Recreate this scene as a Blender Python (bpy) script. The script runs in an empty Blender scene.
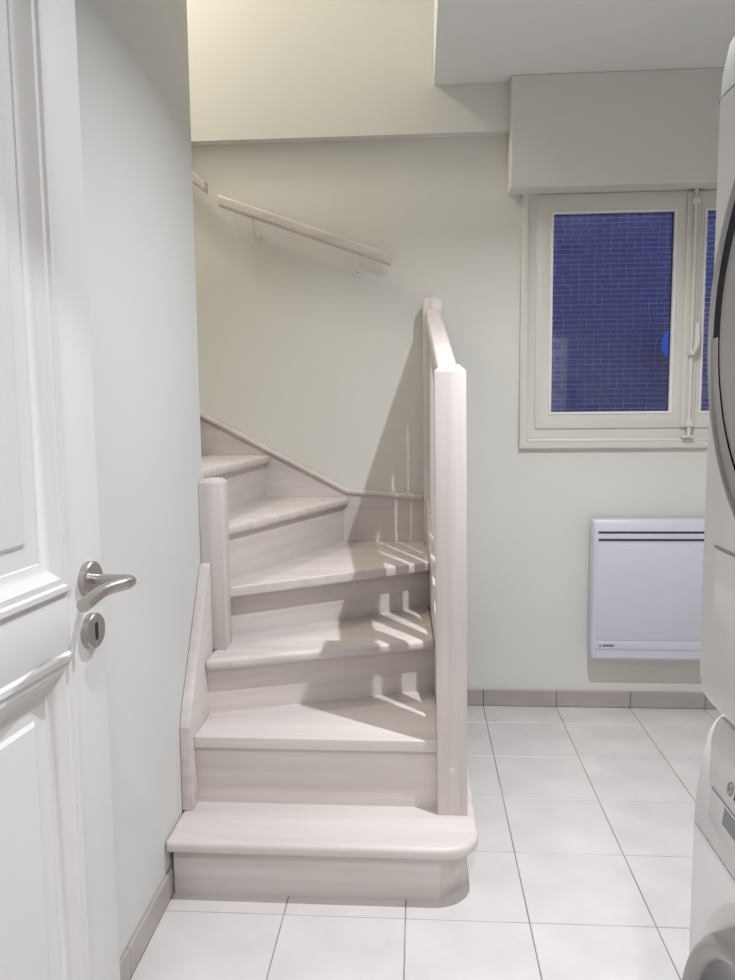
import bpy, bmesh, math, random
from mathutils import Vector, Matrix
random.seed(7)
S = bpy.context.scene
COL = S.collection

# ------------------------------------------------------------------ camera
YAW, PITCH, ROLL, FPX, CAMH = 0.06685611, 0.10592253, -0.00974919, 776.2954, 1.282209
def setup_camera():
    cd = bpy.data.cameras.new('camera'); co = bpy.data.objects.new('camera', cd); COL.objects.link(co)
    f = Vector((-math.sin(YAW)*math.cos(PITCH), math.cos(YAW)*math.cos(PITCH), -math.sin(PITCH)))
    r = Vector((math.cos(YAW), math.sin(YAW), 0)); u = r.cross(f)
    r2 = r*math.cos(ROLL) + u*math.sin(ROLL); u2 = -r*math.sin(ROLL) + u*math.cos(ROLL)
    m = Matrix((( r2.x, u2.x, -f.x, 0), (r2.y, u2.y, -f.y, 0), (r2.z, u2.z, -f.z, CAMH), (0, 0, 0, 1)))
    co.matrix_world = m
    cd.sensor_fit = 'VERTICAL'; cd.sensor_height = 24.0; cd.lens = FPX/980*24.0
    cd.clip_start = 0.01
    S.camera = co
setup_camera()
# ------------------------------------------------------------------ world, exposure
W = bpy.data.worlds.new('dusk_sky'); S.world = W; W.use_nodes = True
bg = W.node_tree.nodes['Background']
bg.inputs['Color'].default_value = (0.25, 0.30, 0.95, 1); bg.inputs['Strength'].default_value = 1.2
S.view_settings.view_transform = 'Standard'; S.view_settings.look = 'None'
S.view_settings.exposure = 0.19; S.view_settings.gamma = 1.0; S.view_settings.use_curve_mapping = False
# lamp data used by the lamp builders further down
MAIN_POS, MAIN_W, MAIN_R = (0.51, 1.735, 2.515), 25.0, 0.012
HALL_POS, HALL_W = (0.12, -0.36, 2.50), 23.0
FILL_POS, FILL_W = (-0.10, -1.10, 2.50), 9.0  # added fill light, far end of the hall
STAIR_POS, STAIR_W = (-1.60, 2.70, 4.05), 53.0
C_MAIN = (0.91, 0.94, 1.0); C_HALL = (0.96, 0.96, 1.0); C_STAIR = (1.0, 0.94, 0.82)
MAIN_SPREAD, HALL_SPREAD = 142, 180

# ------------------------------------------------------------------ materials
def new_mat(name):
    m = bpy.data.materials.new(name); m.use_nodes = True
    nt = m.node_tree; b = nt.nodes['Principled BSDF']; return m, nt, b
def mat_noise(name, c1, c2, rough=0.6, scale=(8, 8, 8), nscale=1.0, detail=4, bump=0.0, bscale=60, metallic=0.0, spec=0.5, coat=0.0, lo=0.35, hi=0.65):
    m, nt, b = new_mat(name); N = nt.nodes; L = nt.links
    tc = N.new('ShaderNodeTexCoord'); mp = N.new('ShaderNodeMapping'); mp.inputs['Scale'].default_value = scale
    L.new(tc.outputs['Object'], mp.inputs['Vector'])
    nz = N.new('ShaderNodeTexNoise'); nz.inputs['Scale'].default_value = nscale; nz.inputs['Detail'].default_value = detail
    L.new(mp.outputs['Vector'], nz.inputs['Vector'])
    rp = N.new('ShaderNodeValToRGB'); rp.color_ramp.elements[0].position = lo; rp.color_ramp.elements[1].position = hi
    rp.color_ramp.elements[0].color = (*c1, 1); rp.color_ramp.elements[1].color = (*c2, 1)
    L.new(nz.outputs['Fac'], rp.inputs['Fac']); L.new(rp.outputs['Color'], b.inputs['Base Color'])
    b.inputs['Roughness'].default_value = rough; b.inputs['Metallic'].default_value = metallic
    b.inputs['Specular IOR Level'].default_value = spec; b.inputs['Coat Weight'].default_value = coat
    if bump:
        n2 = N.new('ShaderNodeTexNoise'); n2.inputs['Scale'].default_value = bscale; n2.inputs['Detail'].default_value = 3
        L.new(tc.outputs['Object'], n2.inputs['Vector'])
        bp = N.new('ShaderNodeBump'); bp.inputs['Strength'].default_value = bump; bp.inputs['Distance'].default_value = 0.002
        L.new(n2.outputs['Fac'], bp.inputs['Height']); L.new(bp.outputs['Normal'], b.inputs['Normal'])
    return m
def mat_plain(name, c, rough=0.5, metallic=0.0, **k):
    d = tuple(min(1, x*1.03) for x in c); return mat_noise(name, c, d, rough, (3, 3, 3), metallic=metallic, **k)
def mat_wood(name, axis, c1=(0.60, 0.54, 0.51), c2=(0.71, 0.65, 0.62)):
    sc = {'x': (1.6, 26, 26), 'y': (26, 1.6, 26), 'z': (26, 26, 1.6)}[axis]
    m = mat_noise(name, c1, c2, 0.42, sc, 1.0, 6, 0.0, lo=0.30, hi=0.68)
    nt = m.node_tree; N = nt.nodes; L = nt.links; b = N['Principled BSDF']
    tc = N.new('ShaderNodeTexCoord'); mp = N.new('ShaderNodeMapping')
    mp.inputs['Scale'].default_value = tuple(q*5 if q > 5 else q*2.5 for q in sc)
    L.new(tc.outputs['Object'], mp.inputs['Vector'])
    n2 = N.new('ShaderNodeTexNoise'); n2.inputs['Scale'].default_value = 1.0; L.new(mp.outputs['Vector'], n2.inputs['Vector'])
    bp = N.new('ShaderNodeBump'); bp.inputs['Strength'].default_value = 0.12; bp.inputs['Distance'].default_value = 0.001
    L.new(n2.outputs['Fac'], bp.inputs['Height']); L.new(bp.outputs['Normal'], b.inputs['Normal'])
    return m
M = {}
M['wall'] = mat_noise('cream_wall_paint', (0.705, 0.695, 0.645), (0.73, 0.72, 0.67), 0.75, (1.5, 1.5, 1.5), bump=0.08, bscale=220, spec=0.25)
M['ceil'] = mat_noise('white_ceiling_paint', (0.80, 0.80, 0.79), (0.83, 0.83, 0.82), 0.85, (1.5, 1.5, 1.5), bump=0.05, bscale=180, spec=0.2)
M['wleft'] = mat_noise('pale_grey_wall_paint', (0.655, 0.655, 0.635), (0.675, 0.675, 0.655), 0.7, (1.5, 1.5, 1.5), bump=0.08, bscale=220, spec=0.25)
M['wood_x'] = mat_wood('whitewashed_beech_x', 'x'); M['wood_y'] = mat_wood('whitewashed_beech_y', 'y'); M['wood_z'] = mat_wood('whitewashed_beech_z', 'z')
M['tile'] = mat_noise('beige_white_floor_tile', (0.62, 0.585, 0.57), (0.68, 0.645, 0.63), 0.38, (6, 6, 6), 1.0, 6, 0.05, 40, spec=0.4)
M['grout'] = mat_noise('grey_grout', (0.20, 0.185, 0.17), (0.34, 0.32, 0.30), 0.9, (5, 5, 5), 1.0, 3)
M['plinth'] = mat_noise('taupe_plinth_tile', (0.40, 0.36, 0.34), (0.45, 0.41, 0.385), 0.4, (6, 6, 6), 1.0, 5)
M['winpaint'] = mat_plain('ivory_window_paint', (0.67, 0.65, 0.59), 0.4)
M['bead'] = mat_plain('white_glazing_bead', (0.78, 0.77, 0.76), 0.4)
M['rubber'] = mat_plain('black_seal_rubber', (0.02, 0.02, 0.022), 0.6)
M['doorp'] = mat_plain('white_door_lacquer', (0.70, 0.69, 0.68), 0.55, spec=0.3)
M['steel'] = mat_noise('brushed_steel', (0.42, 0.39, 0.37), (0.55, 0.52, 0.49), 0.34, (4, 160, 4), metallic=1.0)
M['black'] = mat_plain('black_void', (0.008, 0.008, 0.009), 0.5)
M['heater'] = mat_plain('cool_white_heater_enamel', (0.61, 0.615, 0.69), 0.4)
M['hdark'] = mat_plain('heater_slot_dark', (0.03, 0.03, 0.04), 0.6)
M['app'] = mat_plain('white_appliance_enamel', (0.80, 0.795, 0.785), 0.3)
M['apanel'] = mat_plain('pale_appliance_panel', (0.74, 0.735, 0.73), 0.35)
M['silver'] = mat_plain('silver_plastic', (0.30, 0.295, 0.285), 0.30, 0.25)
M['silver_dark'] = mat_plain('grey_recess_plastic', (0.26, 0.265, 0.275), 0.4)
M['dglass'] = mat_plain('dark_door_glass', (0.012, 0.014, 0.018), 0.08)
M['dband'] = mat_plain('matt_black_band', (0.010, 0.012, 0.018), 0.55, spec=0.15)
M['ink'] = mat_plain('dark_grey_print', (0.06, 0.06, 0.065), 0.6)
M['white'] = mat_plain('white_powder_coat', (0.74, 0.73, 0.70), 0.4)
M['brick'] = mat_noise('weathered_brick', (0.10, 0.085, 0.085), (0.19, 0.165, 0.16), 0.85, (3, 3, 5), 1.0, 5)
M['mortar'] = mat_noise('pale_mortar', (0.50, 0.50, 0.52), (0.60, 0.60, 0.62), 0.9, (6, 6, 6))
M['asphalt'] = mat_noise('asphalt', (0.05, 0.05, 0.055), (0.09, 0.09, 0.095), 0.9, (4, 4, 4))
M['signblue'] = mat_plain('blue_sign_enamel', (0.06, 0.22, 0.50), 0.3)
def mat_glass():
    m, nt, b = new_mat('clear_window_glass')
    b.inputs['Base Color'].default_value = (0.97, 0.985, 1, 1); b.inputs['Roughness'].default_value = 0.0
    b.inputs['Transmission Weight'].default_value = 1.0; b.inputs['IOR'].default_value = 1.5
    return m
M['glass'] = mat_glass()
def mat_emit(name, c, s):
    m, nt, b = new_mat(name); b.inputs['Base Color'].default_value = (*c, 1)
    b.inputs['Emission Color'].default_value = (*c, 1); b.inputs['Emission Strength'].default_value = s; return m
M['lamp'] = mat_emit('lamp_diffuser', (1, 0.95, 0.88), 6.0)

# ------------------------------------------------------------------ mesh helpers
class MB:
    def __init__(s): s.bm = bmesh.new()
    def faces(s, vs, fs):
        v = [s.bm.verts.new(p) for p in vs]; s.bm.verts.ensure_lookup_table()
        for f in fs:
            try: s.bm.faces.new([v[i] for i in f])
            except ValueError: pass
        return s
    def box(s, x0, x1, y0, y1, z0, z1):
        v = [(x, y, z) for z in (z0, z1) for y in (y0, y1) for x in (x0, x1)]
        return s.faces(v, [(0, 2, 3, 1), (4, 5, 7, 6), (0, 1, 5, 4), (2, 6, 7, 3), (0, 4, 6, 2), (1, 3, 7, 5)])
    def prism(s, poly, z0, z1, fn=lambda a, b, c: (a, b, c)):
        """poly of (a,b), extruded from c=z0 to z1, placed through fn."""
        n = len(poly); v = [fn(a, b, z0) for a, b in poly] + [fn(a, b, z1) for a, b in poly]
        f = [tuple(range(n-1, -1, -1)), tuple(range(n, 2*n))] + [(i, (i+1) % n, n+(i+1) % n, n+i) for i in range(n)]
        return s.faces(v, f)
    def loft(s, rings, cap=(True, True), closed=True):
        n = len(rings[0]); v = [p for r in rings for p in r]; f = []
        for k in range(len(rings)-1):
            for i in range(n if closed else n-1):
                j = (i+1) % n; f.append((k*n+i, k*n+j, (k+1)*n+j, (k+1)*n+i))
        if cap[0]: f.append(tuple(range(n-1, -1, -1)))
        if cap[1]: f.append(tuple(range((len(rings)-1)*n, len(rings)*n)))
        return s.faces(v, f)
    def tube(s, path, r, n=16, sx=1.0):
        path = [Vector(p) for p in path]; rings = []; up = Vector((0, 0, 1)); prev = None
        for i, p in enumerate(path):
            t = (path[min(i+1, len(path)-1)] - path[max(i-1, 0)]).normalized()
            a = (prev if prev else (up if abs(t.z) < .9 else Vector((1, 0, 0))))
            a = (a - t*a.dot(t)).normalized(); prev = a; b = t.cross(a)
            rr = r[i] if isinstance(r, (list, tuple)) else r
            rings.append([tuple(p + a*math.cos(q)*rr + b*math.sin(q)*rr*sx) for q in (2*math.pi*k/n for k in range(n))])
        return s.loft(rings)
    def lathe(s, prof, org, ax, n=48, a0=0, a1=2*math.pi, ref=(0, 0, 1)):
        """prof of (radius, height along ax)."""
        ax = Vector(ax).normalized(); e1 = Vector(ref); e1 = (e1-ax*e1.dot(ax)).normalized(); e2 = ax.cross(e1); org = Vector(org)
        full = abs(a1-a0-2*math.pi) < 1e-6; m = n if full else n+1
        rings = []
        for r, h in prof:
            r = max(r, 1e-4)
            rings.append([tuple(org+ax*h+(e1*math.cos(a0+(a1-a0)*k/n)+e2*math.sin(a0+(a1-a0)*k/n))*r) for k in range(m)])
        return s.loft(rings, (False, False), full)
    def bevel(s, w, seg=2, ang=30):
        bmesh.ops.remove_doubles(s.bm, verts=s.bm.verts, dist=1e-6)
        bmesh.ops.recalc_face_normals(s.bm, faces=s.bm.faces)
        e = [e for e in s.bm.edges if len(e.link_faces) == 2 and e.calc_face_angle(0) > math.radians(ang)]
        bmesh.ops.bevel(s.bm, geom=e, offset=w, segments=seg, affect='EDGES', profile=0.5, clamp_overlap=True)
        return s
    def mesh(s, name, smooth=None):
        bmesh.ops.remove_doubles(s.bm, verts=s.bm.verts, dist=1e-6)
        bmesh.ops.recalc_face_normals(s.bm, faces=s.bm.faces)
        if smooth:
            for f in s.bm.faces: f.smooth = True
            for e in s.bm.edges:
                if len(e.link_faces) == 2 and e.calc_face_angle(0) > math.radians(smooth): e.smooth = False
        me = bpy.data.meshes.new(name); s.bm.to_mesh(me); s.bm.free(); return me
WO = {}   # world origin of every object built
def obj(name, mb, mat, parent=None, smooth=40, origin=None):
    """link ONE mesh object; the builder holds world coordinates."""
    if origin is None:
        xs = [v.co for v in mb.bm.verts]
        lo = Vector([min(c[i] for c in xs) for i in range(3)]); hi = Vector([max(c[i] for c in xs) for i in range(3)])
        origin = (lo+hi)/2 if parent else Vector(((lo.x+hi.x)/2, (lo.y+hi.y)/2, lo.z))
    origin = Vector(origin)
    for v in mb.bm.verts: v.co -= origin
    me = mb.mesh(name, smooth); me.materials.append(M[mat] if isinstance(mat, str) else mat)
    o = bpy.data.objects.new(name, me); COL.objects.link(o)
    if parent: o.parent = parent; o.location = origin - WO[parent]
    else: o.location = origin
    WO[o] = origin; return o
def empty(name, loc):
    o = bpy.data.objects.new(name, None); COL.objects.link(o); o.location = loc; o.empty_display_size = 0.1
    WO[o] = Vector(loc); return o
def tag(o, label, cat=None, group=None, kind=None):
    o['label'] = label
    if cat: o['category'] = cat
    if group: o['group'] = group
    if kind: o['kind'] = kind
    return o
def inst(name, me, loc, parent):
    o = bpy.data.objects.new(name, me); COL.objects.link(o); o.parent = parent
    o.location = Vector(loc)-WO[parent]; WO[o] = Vector(loc); return o
def plate(name, x0, x1, y0, y1, z0, z1, mat, label, cat, kind='structure'):
    return tag(obj(name, MB().box(x0, x1, y0, y1, z0, z1), mat, None, None), label, cat, None, kind)

# ------------------------------------------------------------------ room shell
XL, XR, YB = -0.665, 1.80, 3.26
ZC, ZT = 2.537, 4.90            # room ceiling, top of the stairwell
WY = 2.335                      # far end of the left wall
XW = 0.062                      # edge of the stairwell opening
# window opening in the back wall
WX0, WX1, WZ0, WZ1 = 0.432, 1.735, 1.115, 2.20

mb = MB().box(-3.2, WX0, YB, YB+.3, -.1, ZT).box(WX1, XR+.1, YB, YB+.3, -.1, ZT).box(WX0, WX1, YB, YB+.3, -.1, WZ0).box(WX0, WX1, YB, YB+.3, WZ1, ZT)
tag(obj('wall_back', mb, 'wall', None, None), 'cream painted back wall with the window and the heater', 'wall', None, 'structure')
mb = MB().box(-3.2, .40, 3.205, YB, 2.355, ZT)
tag(obj('wall_upper', mb, 'wall', None, None), 'upper cream wall standing proud above the stair with a narrow ledge', 'wall', None, 'structure')
mb = MB().prism([(XL-.1, .35), (XL, .35), (XL, WY), (-3.2, WY), (-3.2, WY-.1), (XL-.1, WY-.1)], -.1, ZT)
tag(obj('wall_left', mb, 'wleft', None, None), 'pale wall on the left behind the open door, ending at the stair', 'wall', None, 'structure')
plate('wall_right', XR, XR+.1, .25, YB, -.1, 2.8, 'wall', 'cream wall on the right, hidden behind the machines', 'wall')
mb = MB().box(XL-.1, -.575, .25, .35, -.1, ZC).box(.50, XR, .25, .35, -.1, ZC).box(-.575, .50, .25, .35, 2.06, ZC)
tag(obj('wall_front', mb, 'wall', None, None), 'wall with the doorway the room is seen through', 'wall', None, 'structure')
mb = MB().prism([(XW, 1.95), (XW, YB), (XR, YB), (XR, .25), (XL, .25), (XL, 1.95)], ZC, ZC+.26)
tag(obj('ceiling', mb, 'ceil', None, None), 'white ceiling above the window and floor, open over the stair', 'ceiling', None, 'structure')
# stairwell above the opening
mb = MB().box(XW, XW+.1, 1.95, YB, ZC+.26, ZT).box(XL, XW, 1.85, 1.95, ZC+.26, ZT).box(-3.3, -3.2, WY-.1, YB, -.1, ZT)
tag(obj('wall_stairwell', mb, 'wall', None, None), 'cream walls closing the stairwell above the ceiling', 'wall', None, 'structure')
plate('ceiling_stairwell', -3.3, XW+.1, 1.85, YB, ZT, ZT+.1, 'ceil', 'white ceiling high over the stairwell', 'ceiling')
# hall behind the camera
mb = MB().box(-1.4, -1.3, -1.5, .25, -.1, ZC).box(1.3, 1.4, -1.5, .25, -.1, ZC).box(-1.4, 1.4, -1.6, -1.5, -.1, ZC)
tag(obj('wall_hall', mb, 'wall', None, None), 'cream walls of the hall outside the doorway', 'wall', None, 'structure')
plate('ceiling_hall', -1.4, 1.4, -1.6, .25, ZC, ZC+.1, 'ceil', 'white ceiling of the hall outside the doorway', 'ceiling')

# floor tiles
T = 0.31; GX0, GY0 = 0.27237, 3.07463; GR = 0.0028
fl = tag(obj('floor', MB().box(-3.2, XR, -1.5, YB, -.11, -.0016), 'grout', None, None), 'floor of large pale beige tiles with thin grey joints', 'floor', None, 'structure')
tile_cache = {}
def tile_mesh(w, d):
    k = (round(w, 4), round(d, 4))
    if k not in tile_cache:
        a, b, c = w/2, d/2, .0016
        r0 = [(-a, -b, -.008), (a, -b, -.008), (a, b, -.008), (-a, b, -.008)]
        r1 = [(-a, -b, -c), (a, -b, -c), (a, b, -c), (-a, b, -c)]
        r2 = [(-a+c, -b+c, 0), (a-c, -b+c, 0), (a-c, b-c, 0), (-a+c, b-c, 0)]
        me = MB().loft([r0, r1, r2]).mesh('tile'); me.materials.append(M['tile']); tile_cache[k] = me
    return tile_cache[k]
for i in range(-4, 6):
    for j in range(-1, 16):
        x0, x1 = GX0+i*T+GR/2, GX0+(i+1)*T-GR/2; y1, y0 = GY0-j*T-GR/2, GY0-(j+1)*T+GR/2
        lo = -1.29 if y0 < .2 else XL
        x0, x1 = max(x0, lo), min(x1, XR if y0 > .2 else 1.3); y0, y1 = max(y0, -1.5), min(y1, YB-.001)
        if x1-x0 < .012 or y1-y0 < .02: continue
        inst('tile', tile_mesh(x1-x0, y1-y0), ((x0+x1)/2, (y0+y1)/2, 0), fl)

# baseboards made of plinth tiles
PH, PT = 0.072, 0.010
bb = tag(obj('baseboard_back', MB().box(.12, XR, YB-.004, YB, 0, PH-.003), 'grout', None, None), 'grey taupe plinth tiles along the foot of the back wall', 'baseboard', None, 'structure')
for i in range(-1, 5):
    x0, x1 = max(GX0+i*T+.0015, .121), min(GX0+(i+1)*T-.0015, XR)
    if x1-x0 > .02: obj('plinth_tile', MB().box(x0, x1, YB-PT, YB-.001, .002, PH).bevel(.0015, 1), 'plinth', bb, None)
bl = tag(obj('baseboard_left', MB().box(XL, XL+.004, .36, 1.905, 0, PH-.003), 'grout', None, None), 'pale taupe plinth tiles along the foot of the left wall', 'baseboard', None, 'structure')
y1 = 1.904
while y1 > .40:
    y0 = max(y1-T, .36); obj('plinth_tile', MB().box(XL+.001, XL+PT, y0+.0012, y1-.0012, .002, PH).bevel(.0015, 1), 'plinth', bl, None); y1 = y0

# roller shutter box over the window
tb = tag(obj('trim_1', MB().box(.357, XR, 3.14, YB, 2.123, ZC).bevel(.003, 1), 'wall', None, None), 'cream boxed-in roller shutter casing above the window', 'shutter box', None, 'structure')

# ------------------------------------------------------------------ window
def build_window():
    w = tag(empty('window_1', ((WX0+WX1)/2, YB, WZ0)), 'ivory painted double casement window showing a brick wall at dusk', 'window', None, 'structure')
    def frame(name, x0, x1, z0, z1, t, y0, y1, mat, parent, bev=.003, tl=None, tr=None, tb_=None, tt=None):
        tl = t if tl is None else tl; tr = t if tr is None else tr; tb_ = t if tb_ is None else tb_; tt = t if tt is None else tt
        m = MB(); q = []
        for (yy) in (y0, y1):
            q.append([(x0, yy, z0), (x1, yy, z0), (x1, yy, z1), (x0, yy, z1)]); q.append([(x0+tl, yy, z0+tb_), (x1-tr, yy, z0+tb_), (x1-tr, yy, z1-tt), (x0+tl, yy, z1-tt)])
        o0, i0, o1, i1 = q
        m.loft([i0, o0, o1, i1, i0], (False, False))
        return obj(name, m.bevel(bev, 2), mat, parent, 35)
    fr = frame('outer_frame', WX0-.018, WX1+.018, 1.108, 2.20, .075, YB-.012, YB+.06, 'winpaint', w, .004, None, None, .084, .085)
    frame('architrave', WX0-.020, WX1+.020, 1.106, 2.20, .030, YB-.022, YB-.010, 'winpaint', w, .004)
    obj('sill_moulding', MB().box(WX0+.01, WX1-.01, YB-.024, YB-.008, 1.132, 1.146).bevel(.005, 2), 'winpaint', w)
    gz0, gz1 = 1.256, 2.043
    for k, (sx0, sx1, gx0, gx1) in enumerate(((.474, 1.083, .540, 1.012), (1.085, 1.694, 1.138, 1.628))):
        s = frame('sash', sx0, sx1, 1.188, 2.118, .06, YB-.020, YB+.035, 'winpaint', w, .004, gx0-sx0-.010, sx1-gx1-.012, gz0-1.188-.010, 2.118-gz1-.010)
        frame('glazing_bead', gx0-.011, gx1+.013, gz0-.011, gz1+.011, .011, YB-.023, YB+.004, 'bead', s, .003)
        frame('glass_seal', gx0-.003, gx1+.003, gz0-.003, gz1+.003, .005, YB+.000, YB+.012, 'rubber', s, .0005)
        obj('pane', MB().box(gx0-.003, gx1+.003, YB+.004, YB+.008, gz0-.003, gz1+.003), 'glass', s, None)
        for hz in (1.26, 1.62, 1.97):
            hx = sx0-.004 if k == 0 else sx1+.004
            obj('hinge', MB().lathe([(0, 0), (.0065, .002), (.0075, .01), (.0075, .062), (.0065, .072), (0, .075)], (hx, YB-.022, hz), (0, 0, 1), 12), 'winpaint', w)
    obj('meeting_cover', MB().box(1.058, 1.113, YB-.030, YB-.019, 1.19, 2.116).bevel(.006, 3), 'winpaint', w)
    rod = obj('bolt_rod', MB().tube([(1.086, YB-.042, 1.150), (1.086, YB-.042, 2.135)], .0075, 14), 'winpaint', w)
    for z in (1.205, 2.075): obj('rod_guide', MB().box(1.071, 1.101, YB-.052, YB-.030, z-.014, z+.014).bevel(.005, 2), 'winpaint', rod)
    obj('rod_end', MB().lathe([(0, 0), (.011, .003), (.015, .012), (.015, .026), (.010, .034), (0, .036)], (1.083, YB-.040, 1.130), (0, 0, 1), 16), 'winpaint', rod)
    obj('rod_keeper', MB().box(1.062, 1.108, YB-.046, YB-.012, 1.146, 1.156).bevel(.003, 2), 'winpaint', w)
    obj('handle_hub', MB().lathe([(0, 0), (.014, .002), (.015, .012), (.010, .022), (0, .024)], (1.082, YB-.048, 1.487), (0, -1, 0), 18), 'winpaint', rod)
    obj('handle', MB().tube([(1.088, YB-.066, 1.49), (1.096, YB-.074, 1.51), (1.097, YB-.074, 1.55), (1.097, YB-.072, 1.60)], [.008, .011, .012, .011], 14), 'winpaint', rod)
    obj('reveal', MB().box(WX0, WX0+.008, YB+.06, YB+.3, WZ0, WZ1).box(WX1-.008, WX1, YB+.06, YB+.3, WZ0, WZ1).box(WX0, WX1, YB+.06, YB+.34, WZ0-.03, WZ0), 'winpaint', w, None)
build_window()

# ------------------------------------------------------------------ street seen through the window
def build_outside():
    YW = 11.5
    w = tag(obj('wall_outside', MB().box(-2.0, 9.0, YW+.012, YW+.3, -.1, 9.0), 'mortar', None, None), 'brick wall across the street, seen blue at dusk through the window', 'wall', None, 'structure')
    plate('ground_outside', -6, 14, YB+.3, YW+.3, -.2, -.1, 'asphalt', 'dark asphalt street outside below the window', 'ground')
    BH, J, C = .0585, .012, .0705
    def bmesh_brick(L):
        a, b, c = L/2, BH/2, .0025
        r0 = [(-a, .02, -b), (a, .02, -b), (a, .02, b), (-a, .02, b)]; r1 = [(-a, c, -b), (a, c, -b), (a, c, b), (-a, c, b)]
        r2 = [(-a+c, 0, -b+c), (a-c, 0, -b+c), (a-c, 0, b-c), (-a+c, 0, b-c)]
        return [r0, r1, r2]
    meshes = {}
    for L in (.208, .098):
        me = MB().loft(bmesh_brick(L)).mesh('brick'); me.materials.append(M['brick']); meshes[L] = me
    spots = []
    for r in range(126):
        x = -2.0 + (.055 if r % 2 else 0)*2 + random.uniform(-.01, .01); z = .0+r*C; k = r
        while x < 8.8:
            L = .208 if random.random() < .55 else .098; spots.append((x+L/2, z, L)); x += L+J; k += 1
    spots.sort(key=lambda s: ((s[0]-2.9)/1.0)**2+((s[1]-2.5)/1.5)**2)
    for x, z, L in spots[:298]:
        o = inst('brick', meshes[L], (x, YW+random.uniform(-.002, .004), z), w)
    mb = MB()
    for x, z, L in spots[298:]:
        d = random.uniform(-.002, .004)
        mb.loft([[(p[0]+x, p[1]+YW+d, p[2]+z) for p in ring] for ring in bmesh_brick(L)], (False, True))
    me = None
    o = obj('brickwork', mb, 'brick', w, None); o['kind'] = 'stuff'
    sg = tag(empty('round_sign', (3.58, YW-.45, -.1)), 'round blue sign outside, cut off by the window frame', 'sign')
    obj('disc', MB().lathe([(0, 0), (.25, 0), (.26, .004), (.26, .02), (.25, .024), (0, .024)], (3.58, YW-.45, 2.10), (0, -1, 0), 48), 'signblue', sg)
    obj('post', MB().tube([(3.58, YW-.42, -.1), (3.58, YW-.42, 2.42)], .03, 14), 'silver', sg)
build_outside()

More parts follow.
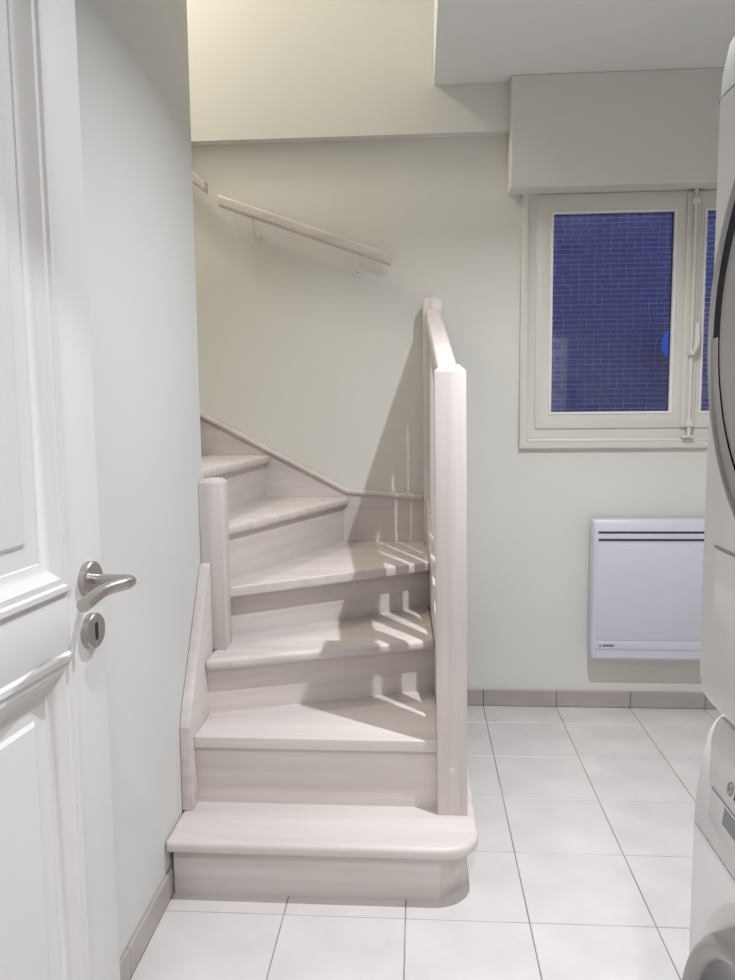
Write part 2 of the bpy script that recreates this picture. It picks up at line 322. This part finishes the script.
# ------------------------------------------------------------------ staircase
def build_stair():
    st = tag(empty('staircase', (-.3, 2.3, 0)), 'whitewashed wooden winding staircase with newel post and balusters', 'staircase')
    Z = [0, .165, .368, .545, .722, .910, 1.088, 1.264, 1.440, 1.616]
    TT = .034
    def tread(poly, z, mat='wood_x', bev=.013):
        return obj('tread', MB().prism(poly, z-TT, z).bevel(bev, 4, 50), mat, st, 40)
    def riser(a, b, z0, z1, t=.018):
        a, b = Vector(a), Vector(b); d = (b-a).normalized(); L = (b-a).length; c = (a+b)/2
        o = obj('riser', MB().box(-L/2, L/2, 0, t, z0, z1-TT), 'wood_x', st, None, (0, 0, z0))
        o.location = Vector((c.x, c.y, z0))-WO[st]; WO[o] = Vector((c.x, c.y, z0)); o.rotation_euler.z = math.atan2(d.y, d.x)
        return o
    # first step with rounded end
    arc = [(.154-.095+.095*math.sin(q), 1.87+.09-.09*math.cos(q)) for q in (math.pi/2*k/10 for k in range(11))]
    tread([(XL+.001, 1.87)] + arc + [(.152, 2.36), (.03, 2.36), (.03, 2.096), (XL+.001, 2.096)], Z[1])
    obj('riser', MB().prism([(XL+.012, 1.907), (.050, 1.909), (.126, 1.985), (.126, 2.35), (.106, 2.35), (.106, 1.99), (.04, 1.927), (XL+.012, 1.927)], 0, Z[1]-TT), 'wood_x', st, None)
    # second to fourth step
    XI = lambda y: .058-.0264*(y-2.04)     # inner face of the outer string
    tread([(-.634, 2.058), (.048, 2.058), (.048, 2.119), (XI(2.13), 2.119), (XI(2.47), 2.475), (-.634, 2.245)], Z[2])
    riser((-.634, 2.078), (.048, 2.078), Z[1], Z[2])
    tread([(-.634, 2.185), (XI(2.41), 2.415), (XI(2.88), 2.895), (-.57, 2.475), (-.634, 2.475)], Z[3])
    riser((-.634, 2.222), (XI(2.45), 2.452), Z[2], Z[3])
    tread([(-.594, 2.372), (XI(2.785), 2.785), (XI(3.14), 3.14), (.0185, 3.14), (.0185, 3.224), (-.33, 3.224), (-.635, 2.455), (-.635, 2.372)], Z[4])
    riser((-.66, 2.386), (XI(2.83), 2.842), Z[3], Z[4])
    tread([(-.605, 2.425), (-.290, 3.224), (-.68, 3.224), (-.755, 2.412), (-.62, 2.412)], Z[5])
    riser((-.625, 2.435), (-.318, 3.224), Z[4], Z[5])
    tread([(-.700, 2.412), (-.620, 3.224), (-.955, 3.224), (-.955, 2.412)], Z[6])
    riser((-.727, 2.412), (-.647, 3.224), Z[5], Z[6])
    x = -.915
    for k in range(7, 10):
        tread([(x, 2.412), (x, 3.224), (x-.27, 3.224), (x-.27, 2.412)], Z[k], 'wood_y')
        obj('riser', MB().box(x-.045, x-.027, 2.412, 3.224, Z[k-1], Z[k]-TT), 'wood_y', st, None); x -= .23
    # posts
    def post(x0, x1, y0, y1, z0, z1, chx, ch, name='newel_post'):
        a = [(x0, y0), (x1, y0), (x1, y1), (x0, y1)]; b = [(x0+chx, y0+chx), (x1-chx, y0+chx), (x1-chx, y1-chx), (x0+chx, y1-chx)]
        m = MB().loft([[(*p, z0) for p in a], [(*p, z1) for p in a], [(*p, z1+ch) for p in b]]).bevel(.0022, 2, 30)
        return obj(name, m, 'wood_z', st, 40)
    nw = post(.048, .130, 2.037, 2.119, Z[1], 1.374, .017, .017)
    for v in nw.data.vertices: v.co.x -= .008*(v.co.z+.605)/1.21     # the post leans slightly
    obj('wood_plug', MB().lathe([(0, 0), (.009, 0), (.009, .003), (0, .003)], (.088, 2.038, .292), (0, -1, 0), 20), 'wood_x', nw)
    post(.018, .093, 3.142, 3.222, .40, 1.702, .012, .012, 'end_post')
    post(-.6645, -.594, 2.288, 2.368, Z[3], 1.060, .012, .012, 'turn_post')
    # strings
    obj('left_string', MB().prism([(2.027, Z[1]), (2.029, .405), (2.05, .455), (2.27, .810), (2.287, .818), (2.287, Z[1])], -.664, -.634, lambda a, b, c: (c, a, b)).bevel(.003, 2, 15), 'wood_y', st, 40)
    top = [(.0175, .905), (-.302, .937), (-.918, 1.263), (-1.62, 1.80)]
    prof = top + [(-1.62, 1.40), (-.93, .92), (-.34, .58), (.0175, .56)]
    bs = obj('wall_string', MB().prism(prof, 3.226, YB-.001, lambda a, b, c: (a, c, b)), 'wood_x', st, None)
    cap = [(.0175, .895), (-.304, .925), (-.922, 1.252), (-1.62, 1.786), (-1.62, 1.806), (-.922, 1.272), (-.304, .945), (.0175, .915)]
    obj('string_cap', MB().prism(cap, 3.212, YB-.001, lambda a, b, c: (a, c, b)).bevel(.006, 3, 20), 'wood_x', bs, 40)
    obj('inner_string', MB().prism([(-.664, .60), (-.664, 1.05), (-.95, 1.28), (-1.62, 1.80), (-1.62, 1.30)], WY+.003, 2.41, lambda a, b, c: (a, c, b)), 'wood_x', st, None)
    zs = lambda y: .512+.395*(y-2.14)
    q = []
    for y in (2.120, 3.141):
        xi = XI(y); q.append([(xi, y, max(zs(y)-.30, .21)), (xi+.055, y, max(zs(y)-.30, .21)), (xi+.055, y, zs(y)), (xi, y, zs(y))])
    obj('outer_string', MB().loft(q).bevel(.004, 2), 'wood_y', st, 40)
    # handrail, balusters
    XC = lambda y: .089-.0294*(y-2.04)
    zr = lambda y: 1.352+.306*(y-2.12)     # top of the rail
    prof = []
    hw, hh, cr = .030, .046, .012
    for cx, cz, a0 in ((hw-cr, -cr, 0), (-hw+cr, -cr, 90), (-hw+.006, -hh+.006, 180), (hw-.006, -hh+.006, 270)):
        r_ = cr if cz == -cr else .006
        for k in range(5):
            a = math.radians(a0+90*k/4); prof.append((cx+r_*math.cos(a), cz+r_*math.sin(a)))
    obj('handrail', MB().loft([[(XC(y)+px, y, zr(y)+pz) for px, pz in prof] for y in (2.118, 3.143)]), 'wood_y', st, 40)
    for k in range(7):
        y = 2.212+.1365*k; h = .0165
        c = XC(y)
        r0 = [(c-h, y-h, zs(y-h)), (c+h, y-h, zs(y-h)), (c+h, y+h, zs(y+h)), (c-h, y+h, zs(y+h))]
        r1 = [(p[0], p[1], zr(p[1])-hh+.002) for p in r0]
        obj('baluster', MB().loft([r0, r1]).bevel(.003, 2), 'wood_z', st, 40)
build_stair()

# ------------------------------------------------------------------ wall handrails
def wall_rail(x0, z0, x1, z1, brackets, label, right_cut=True):
    y0, y1 = YB-.088, YB-.040
    t = empty('wall_handrail', ((x0+x1)/2, YB, min(z0, z1)-.1)); tag(t, label, 'handrail', 'handrails fixed to the stair wall')
    prof = [(y0, .0), (y0, .030), (y0+.006, .038), (y1-.006, .038), (y1, .030), (y1, 0), (y1-.008, -.006), (y0+.008, -.006)]
    m = MB().loft([[(x, yy, z+zz-.017) for yy, zz in prof] for x, z in ((x0, z0), (x1, z1))]).bevel(.002, 2, 20)
    obj('rail', m, 'wood_x', t, 40)
    for bx in brackets:
        f = (bx-x0)/(x1-x0); bz = z0+(z1-z0)*f-.023; yc = (y0+y1)/2
        b = obj('bracket', MB().tube([(bx, YB-.004, bz-.062), (bx, YB-.028, bz-.066), (bx, YB-.050, bz-.055), (bx, yc, bz-.032), (bx, yc, bz)], .0055, 12), 'white', t)
        obj('rosette', MB().lathe([(0, .006), (.018, .006), (.021, .004), (.022, 0)], (bx, YB, bz-.062), (0, -1, 0), 24), 'white', b)
    return t
wall_rail(-.803, 2.118, -.112, 1.872, (-.668, -.248), 'long wooden wall handrail on two white brackets above the winding steps')
wall_rail(-1.70, 2.84, -.853, 2.170, (-1.52, -1.00), 'short end of a wooden wall handrail showing beside the left wall')

# ------------------------------------------------------------------ heater
def build_heater():
    x0, x1, y0, z0, z1 = .706, 1.40, 3.172, .232, .818
    h = tag(empty('wall_heater', ((x0+x1)/2, YB, z0)), 'white electric panel heater on the wall under the window', 'heater')
    prof = [(YB-.030, z0+.02), (y0+.012, z0), (y0+.001, z0+.012), (y0, z0+.10), (y0, z1-.13), (y0+.004, z1-.06), (y0+.012, z1-.012), (y0+.020, z1), (YB-.030, z1)]
    rings = []
    for x, ins in ((x0, .007), (x0+.004, .002), (x0+.012, 0), (x1-.012, 0), (x1-.004, .002), (x1, .007)):
        cy, cz = (y0+YB)/2, (z0+z1)/2
        rings.append([(x, y+(ins if y < cy else -ins*.2), z+(ins if z < cz else -ins)) for y, z in prof])
    casing = obj('casing', MB().loft(rings), 'heater', h, 40)
    obj('wall_bracket', MB().box(x0+.06, x1-.06, YB-.032, YB-.001, z0+.08, z1-.08), 'hdark', h, None)
    for z, yy in ((z1-.0505, y0+.0060), (z1-.0805, y0+.0028)):
        obj('outlet_slot', MB().box(x0+.022, x1-.022, yy-.0030, yy+.006, z-.004, z+.004), 'hdark', casing, None)
    obj('front_panel', MB().box(x0+.018, x1-.018, y0-.002, y0+.004, z0+.088, z1-.098).bevel(.0015, 2), 'heater', casing)
    obj('lower_strip', MB().box(x0+.018, x1-.018, y0-.002, y0+.004, z0+.048, z0+.083).bevel(.0015, 2), 'heater', casing)
    lg = obj('brand_plate', MB().box(x0+.026, x0+.10, y0-.0032, y0, z0+.052, z0+.079).bevel(.001, 1), 'heater', casing)
    zc = z0+.0655; xx = x0+.036
    mk = MB().prism([(xx-.004, zc-.005), (xx+.004, zc-.005), (xx, zc+.006)], y0-.0038, y0-.003, lambda a, b, c: (a, c, b))
    for k in range(8):
        mk.box(xx+.010+k*.0058, xx+.0143+k*.0058, y0-.0038, y0-.003, zc-.0042, zc+.0042)
    obj('brand_mark', mk, 'ink', lg, None)
build_heater()

# ------------------------------------------------------------------ washing machine and dryer
def front_prof_loft(prof, y0, y1, x_back, r=.02):
    """front panel: profile of (x,z) from bottom to top, swept along y with rounded vertical edges."""
    rings = []
    for y, ins in ((y0, r), (y0+r*.3, r*.3), (y0+r, 0), (y1-r, 0), (y1-r*.3, r*.3), (y1, r)):
        rings.append([(x_back, y, prof[0][1])] + [(x+ins, y, z) for x, z in prof] + [(x_back, y, prof[-1][1])])
    return MB().loft(rings)
AY0, AY1, AX, AXB = .46, 1.06, .377, 1.02
YC_ = .76
def build_washer():
    w = tag(empty('washing_machine', (.68, YC_, 0)), 'white front-loading washing machine standing on the floor under the dryer', 'washing machine')
    obj('body', MB().box(.412, AXB, AY0+.003, AY1-.003, .015, .858).bevel(.006, 2), 'app', w)
    obj('front_panel', front_prof_loft([(AX+.004, .10), (AX, .115), (AX, .706), (AX+.001, .709)], AY0, AY1, .42, .016), 'app', w)
    obj('plinth', MB().box(AX+.016, .42, AY0+.006, AY1-.006, .018, .098).bevel(.004, 2), 'app', w)
    for x in (.46, .92):
        for y in (.51, 1.01): obj('foot', MB().lathe([(0, 0), (.02, 0), (.02, .014), (.008, .016), (.008, .03)], (x, y, 0), (0, 0, 1), 14), 'rubber', w)
    cp = obj('control_panel', front_prof_loft([(AX+.001, .712), (AX+.002, .745), (AX+.007, .79), (AX+.016, .835), (AX+.024, .850), (AX+.032, .858)], AY0, AY1, .42, .014), 'apanel', w)
    PP = [(AX+.001, .700), (AX+.002, .745), (AX+.007, .79), (AX+.016, .835), (AX+.024, .850)]
    def pl(z):    # panel face
        for (xa, za), (xb, zb_) in zip(PP[:-1], PP[1:]):
            if z <= zb_: return xa+(xb-xa)*(z-za)/(zb_-za)
        return PP[-1][0]
    # detergent drawer with a dark grey grip
    def strip(y0, y1, z0, z1, off, th):
        return MB().faces([(pl(z0)-off, y0, z0), (pl(z0)-off, y1, z0), (pl(z1)-off, y1, z1), (pl(z1)-off, y0, z1), (pl(z0)+th, y0, z0), (pl(z0)+th, y1, z0), (pl(z1)+th, y1, z1), (pl(z1)+th, y0, z1)],
                          [(0, 1, 2, 3), (7, 6, 5, 4), (0, 4, 5, 1), (1, 5, 6, 2), (2, 6, 7, 3), (3, 7, 4, 0)])
    dr = obj('detergent_drawer', strip(.78, .998, .740, .781, .0018, .004).bevel(.0012, 2), 'apanel', cp)
    obj('drawer_gap', strip(.78, 1.000, .7815, .7835, .0012, .003), 'silver_dark', cp, None)
    obj('drawer_grip', strip(.80, .953, .757, .780, .0024, .003).bevel(.001, 1), 'silver_dark', cp)
    # round emblem and lettering on the panel
    z = .8045; y = .951
    ax = Vector((-1, 0, .2)).normalized()
    org = Vector((pl(z), y, z))
    em = MB().lathe([(.0074, .0002), (.0074, .0010), (.0086, .0010), (.0086, .0002)], org, ax, 28)
    e1 = Vector((0, -1, 0)); e2 = e1.cross(ax)*-1
    def bar(a0, a1, b0, b1):
        ps = [org+e1*a+e2*b+ax*h for h in (.0002, .0012) for a, b in ((a0, b0), (a1, b0), (a1, b1), (a0, b1))]
        em.faces([tuple(p) for p in ps], [(3, 2, 1, 0), (4, 5, 6, 7), (0, 1, 5, 4), (1, 2, 6, 5), (2, 3, 7, 6), (3, 0, 4, 7)])
    bar(-.0042, -.0032, -.0055, .0055); bar(.0032, .0042, -.0055, .0055); bar(-.0035, .0035, -.0009, .0009)
    obj('emblem', em, 'silver_dark', cp, None)
    cu = bpy.data.curves.new('lettering', 'FONT'); cu.body = 'BOSCH'; cu.size = .018; cu.extrude = .0005; cu.space_character = 1.05
    tmp = bpy.data.objects.new('lettering_tmp', cu); COL.objects.link(tmp)
    dg = bpy.context.evaluated_depsgraph_get(); me = bpy.data.meshes.new_from_object(tmp.evaluated_get(dg))
    bpy.data.objects.remove(tmp); me.name = 'lettering'; me.materials.clear(); me.materials.append(M['ink'])
    o = bpy.data.objects.new('lettering', me); COL.objects.link(o); o.parent = cp
    P0 = Vector((pl(.798), .9375, .798))+ax*.0008
    upv = (e2 if e2.z > 0 else -e2)
    mat = Matrix(((e1.x, upv.x, ax.x), (e1.y, upv.y, ax.y), (e1.z, upv.z, ax.z))).to_4x4()
    mat.translation = P0 - WO[cp]; o.matrix_local = mat; WO[o] = P0
    kb = obj('programme_dial', MB().lathe([(.030, 0), (.030, .012), (.026, .020), (0, .021)], (pl(.80), .70, .80), ax, 32), 'silver', cp)
    # porthole door
    c = (AX, .755, .460)
    obj('door_surround', MB().lathe([(.272, -.002), (.268, .003), (.252, .005), (.243, .001)], c, (-1, 0, 0), 64), 'app', w)
    d = obj('door', MB().lathe([(.242, .0), (.241, .012), (.238, .024), (.232, .032), (.224, .036), (.214, .034), (.208, .028), (.206, .020)], c, (-1, 0, 0), 80), 'silver', w)
    obj('door_glass', MB().lathe([(.208, .024), (.198, .020), (.150, .010), (.09, .004), (0, .002)], c, (-1, 0, 0), 56), 'dglass', d)
    obj('door_grip', MB().lathe([(.226, .0345), (.224, .0385), (.210, .0385), (.204, .034)], c, (-1, 0, 0), 18, math.radians(245), math.radians(295)), 'silver_dark', d)
    return w
build_washer()
def build_dryer():
    zb, zt = .872, 1.750
    w = tag(empty('tumble_dryer', (.68, YC_, .858)), 'white tumble dryer with big round door stacked on the washing machine', 'dryer')
    obj('body', MB().box(.41, AXB, AY0+.003, AY1-.003, zb+.006, zt-.004).bevel(.01, 2), 'app', w)
    for x in (.50, .92):
        for y in (.51, 1.01): obj('foot', MB().lathe([(0, 0), (.022, 0), (.022, .022)], (x, y, .858), (0, 0, 1), 14), 'rubber', w)
    kick = obj('front_panel', front_prof_loft([(AX+.030, zb+.001), (AX+.018, zb+.007), (AX+.006, zb+.022), (AX+.001, zb+.045), (AX, zb+.07), (AX, 1.660)], AY0, AY1, .42, .016), 'app', w)
    # filter flap of the dryer
    obj('filter_flap', MB().box(AX-.0016, AX+.004, .56, 1.000, .925, 1.100).bevel(.0018, 2), 'app', kick)
    obj('flap_gap', MB().box(AX-.0010, AX+.004, .545, 1.006, 1.1005, 1.1035), 'silver_dark', kick, None)
    cp = obj('control_panel', front_prof_loft([(AX+.0005, 1.6635), (AX+.002, 1.690), (AX+.009, 1.726), (AX+.022, zt-.002), (AX+.032, zt)], AY0, AY1, .42, .016), 'apanel', w)
    obj('panel_gap', MB().box(AX+.003, .42, AY0+.004, AY1-.004, 1.6595, 1.664), 'silver_dark', w, None)
    obj('programme_dial', MB().lathe([(.026, 0), (.026, .012), (.022, .018), (0, .019)], (AX+.003, .72, 1.697), (-1, 0, .18), 32), 'silver', cp)
    c = (AX, .745, 1.362)
    d = obj('door', MB().lathe([(.268, .0), (.268, .012), (.265, .017), (.2595, .0185), (.2565, .016), (.255, .010)], c, (-1, 0, 0), 112), 'silver', w)
    # dark glass over the upper half of the ring, silver below
    obj('glass_band', MB().lathe([(.257, .008), (.256, .0135), (.236, .0145), (.224, .015), (.222, .010)], c, (-1, 0, 0), 56, -math.pi/2, math.pi/2), 'dband', d)
    obj('grip_band', MB().lathe([(.257, .008), (.256, .0155), (.236, .018), (.222, .020)], c, (-1, 0, 0), 56, math.pi/2, 1.5*math.pi), 'silver', d)
    obj('door_dome', MB().lathe([(.225, .008), (.223, .017), (.215, .021), (.19, .027), (.15, .035), (.10, .041), (.05, .044), (0, .045)], c, (-1, 0, 0), 80), 'silver', d)
build_dryer()

# ------------------------------------------------------------------ open door
def build_door():
    th = math.radians(6.0); LW, LH, LT = .80, 2.03, .040
    F = Vector((-.460, 1.080, 0)); d = Vector((math.sin(th), math.cos(th), 0)); n = Vector((math.cos(th), -math.sin(th), 0))
    def P(s, nn, z): return tuple(F + d*s + n*nn + Vector((0, 0, z)))    # s = 0 at the free edge, -LW at the hinge
    H = F - d*LW
    dr = tag(empty('door_1', (H.x, H.y, 0)), 'white panelled door standing open at the left with a steel handle', 'door', None, 'structure')
    def board(name, s0, s1, z0, z1, n0=-LT, n1=0.0, parent=dr, mat='doorp', bev=.0015):
        return obj(name, MB().prism([(s0, z0), (s1, z0), (s1, z1), (s0, z1)], n0, n1, lambda a, b, c: P(a, c, b)).bevel(bev, 2), mat, parent, 40)
    sl, sr = -LW+.095, -.090
    board('stile', sr, 0, .012, LH); board('stile', -LW, sl, .012, LH)
    zones = ((.20, .962), (1.042, 1.93))
    board('rail', sl, sr, .012, .20); board('rail', sl, sr, .962, 1.042); board('rail', sl, sr, 1.93, LH)
    def rect(i, z0, z1): return (sl+i, sr-i, z0+i, z1-i)
    def rings(spec, z0, z1):
        out = []
        for i, h in spec:
            a, b, c, e = rect(i, z0, z1); out.append([P(a, h, c), P(b, h, c), P(b, h, e), P(a, h, e)])
        return out
    for z0, z1 in zones:
        m = MB().loft(rings([(.0, -.02), (.0, .002), (.003, .006), (.010, .0065), (.013, .003), (.016, .003), (.021, .0035), (.030, -.004), (.038, -.0095), (.044, -.011), (.047, -.014), (.047, -.02)], z0, z1), (False, False))
        obj('moulding', m, 'doorp', dr, 28)
        p = MB().loft(rings([(.040, -.030), (.040, -.013), (.072, -.013), (.077, -.0085), (.084, -.0075)], z0, z1), (True, True))
        obj('panel', p, 'doorp', dr, 20)
    # handle
    hs, hz, kz = -.040, 1.047, .973
    lv = obj('handle', MB().lathe([(0, .0), (.0252, .0), (.0252, .009), (.0235, .0105), (.010, .0105), (0, .0105)], P(hs, 0, hz), n, 40), 'steel', dr)
    pts = [(hs, .008, hz), (hs, .025, hz), (hs, .046, hz), (hs-.001, .059, hz), (hs-.006, .067, hz), (hs-.015, .0685, hz), (hs-.030, .0635, hz), (hs-.048, .0585, hz), (hs-.068, .0570, hz-.001), (hs-.090, .0600, hz-.002), (hs-.112, .0640, hz-.003), (hs-.128, .0670, hz-.003)]
    obj('lever', MB().tube([P(*p) for p in pts], [.0078]*3+[.0086]*9, 20), 'steel', lv)
    ky = obj('keyhole_rose', MB().lathe([(0, .0), (.0252, .0), (.0252, .009), (.0235, .0105), (0, .0105)], P(hs, 0, kz), n, 40), 'steel', dr)
    kp = [(math.cos(math.radians(a))*.0038, .009+math.sin(math.radians(a))*.0038) for a in range(0, 181, 30)] + [(math.cos(math.radians(a))*.0038, -.009+math.sin(math.radians(a))*.0038) for a in range(180, 361, 30)]
    obj('keyhole', MB().prism([(hs+a, kz+b) for a, b in kp], .0100, .0109, lambda a, b, c: P(a, c, b)), 'black', ky, None)
    for z in (.25, 1.02, 1.80): obj('hinge', MB().lathe([(0, 0), (.008, 0), (.008, .09), (0, .09)], tuple(H + n*.006+Vector((0, 0, z))), (0, 0, 1), 12), 'steel', dr)
    # frame
    fx0, fx1 = -.575, .50
    obj('door_frame', MB().box(fx0, fx0+.03, .24, .352, 0, 2.06).box(fx1-.03, fx1, .24, .352, 0, 2.06).box(fx0, fx1, .24, .352, 2.03, 2.06), 'doorp', dr, None)
build_door()

# ------------------------------------------------------------------ lamps
def area(name, loc, r, w, col, parent, spread=180):
    ld = bpy.data.lights.new(name, 'AREA'); ld.shape = 'DISK'; ld.size = r*2; ld.energy = w; ld.color = col; ld.spread = math.radians(spread)
    o = bpy.data.objects.new(name, ld); COL.objects.link(o); o.parent = parent; o.location = Vector(loc)-WO[parent]; return o
def spot(pos, r, w, col, label, spread):
    x, y, z = pos
    t = tag(empty('ceiling_spotlight', (x, y, z)), label, 'lamp')
    obj('trim_ring', MB().lathe([(r+.004, ZC-z), (r+.028, ZC-z), (r+.028, ZC-z-.006), (r+.012, .002), (r+.004, .004)], pos, (0, 0, 1), 40), 'white', t)
    obj('diffuser', MB().lathe([(r+.004, .008), (0, .008)], pos, (0, 0, 1), 40), 'lamp', t)
    area('lamp_light', pos, r, w, col, t, spread)
spot(MAIN_POS, MAIN_R, MAIN_W, C_MAIN, 'round ceiling spotlight lighting the stair, outside the picture above', MAIN_SPREAD)
spot(HALL_POS, .05, HALL_W, C_HALL, 'round ceiling spotlight in the hall just behind the camera', HALL_SPREAD)
spot(FILL_POS, .09, FILL_W, C_HALL, 'added round fill light at the far end of the hall', HALL_SPREAD)  # invented lamp, added to brighten the risers and stair front
def pendant(pos):
    x, y, z = pos
    t = tag(empty('pendant_lamp', (x, y, z-.1)), 'white globe pendant lamp hanging high in the stairwell', 'lamp')
    obj('cord', MB().tube([(x, y, z+.13), (x, y, ZT)], .004, 8), 'white', t)
    obj('globe', MB().lathe([(.11*math.sin(a), .11*-math.cos(a)) for a in (math.pi*k/16 for k in range(17))], pos, (0, 0, 1), 24), 'lamp', t)
    ld = bpy.data.lights.new('globe_light', 'POINT'); ld.energy = STAIR_W; ld.color = C_STAIR; ld.shadow_soft_size = .12
    o = bpy.data.objects.new('globe_light', ld); COL.objects.link(o); o.parent = t; o.location = Vector((x, y, z-.26))-WO[t]
pendant(STAIR_POS)
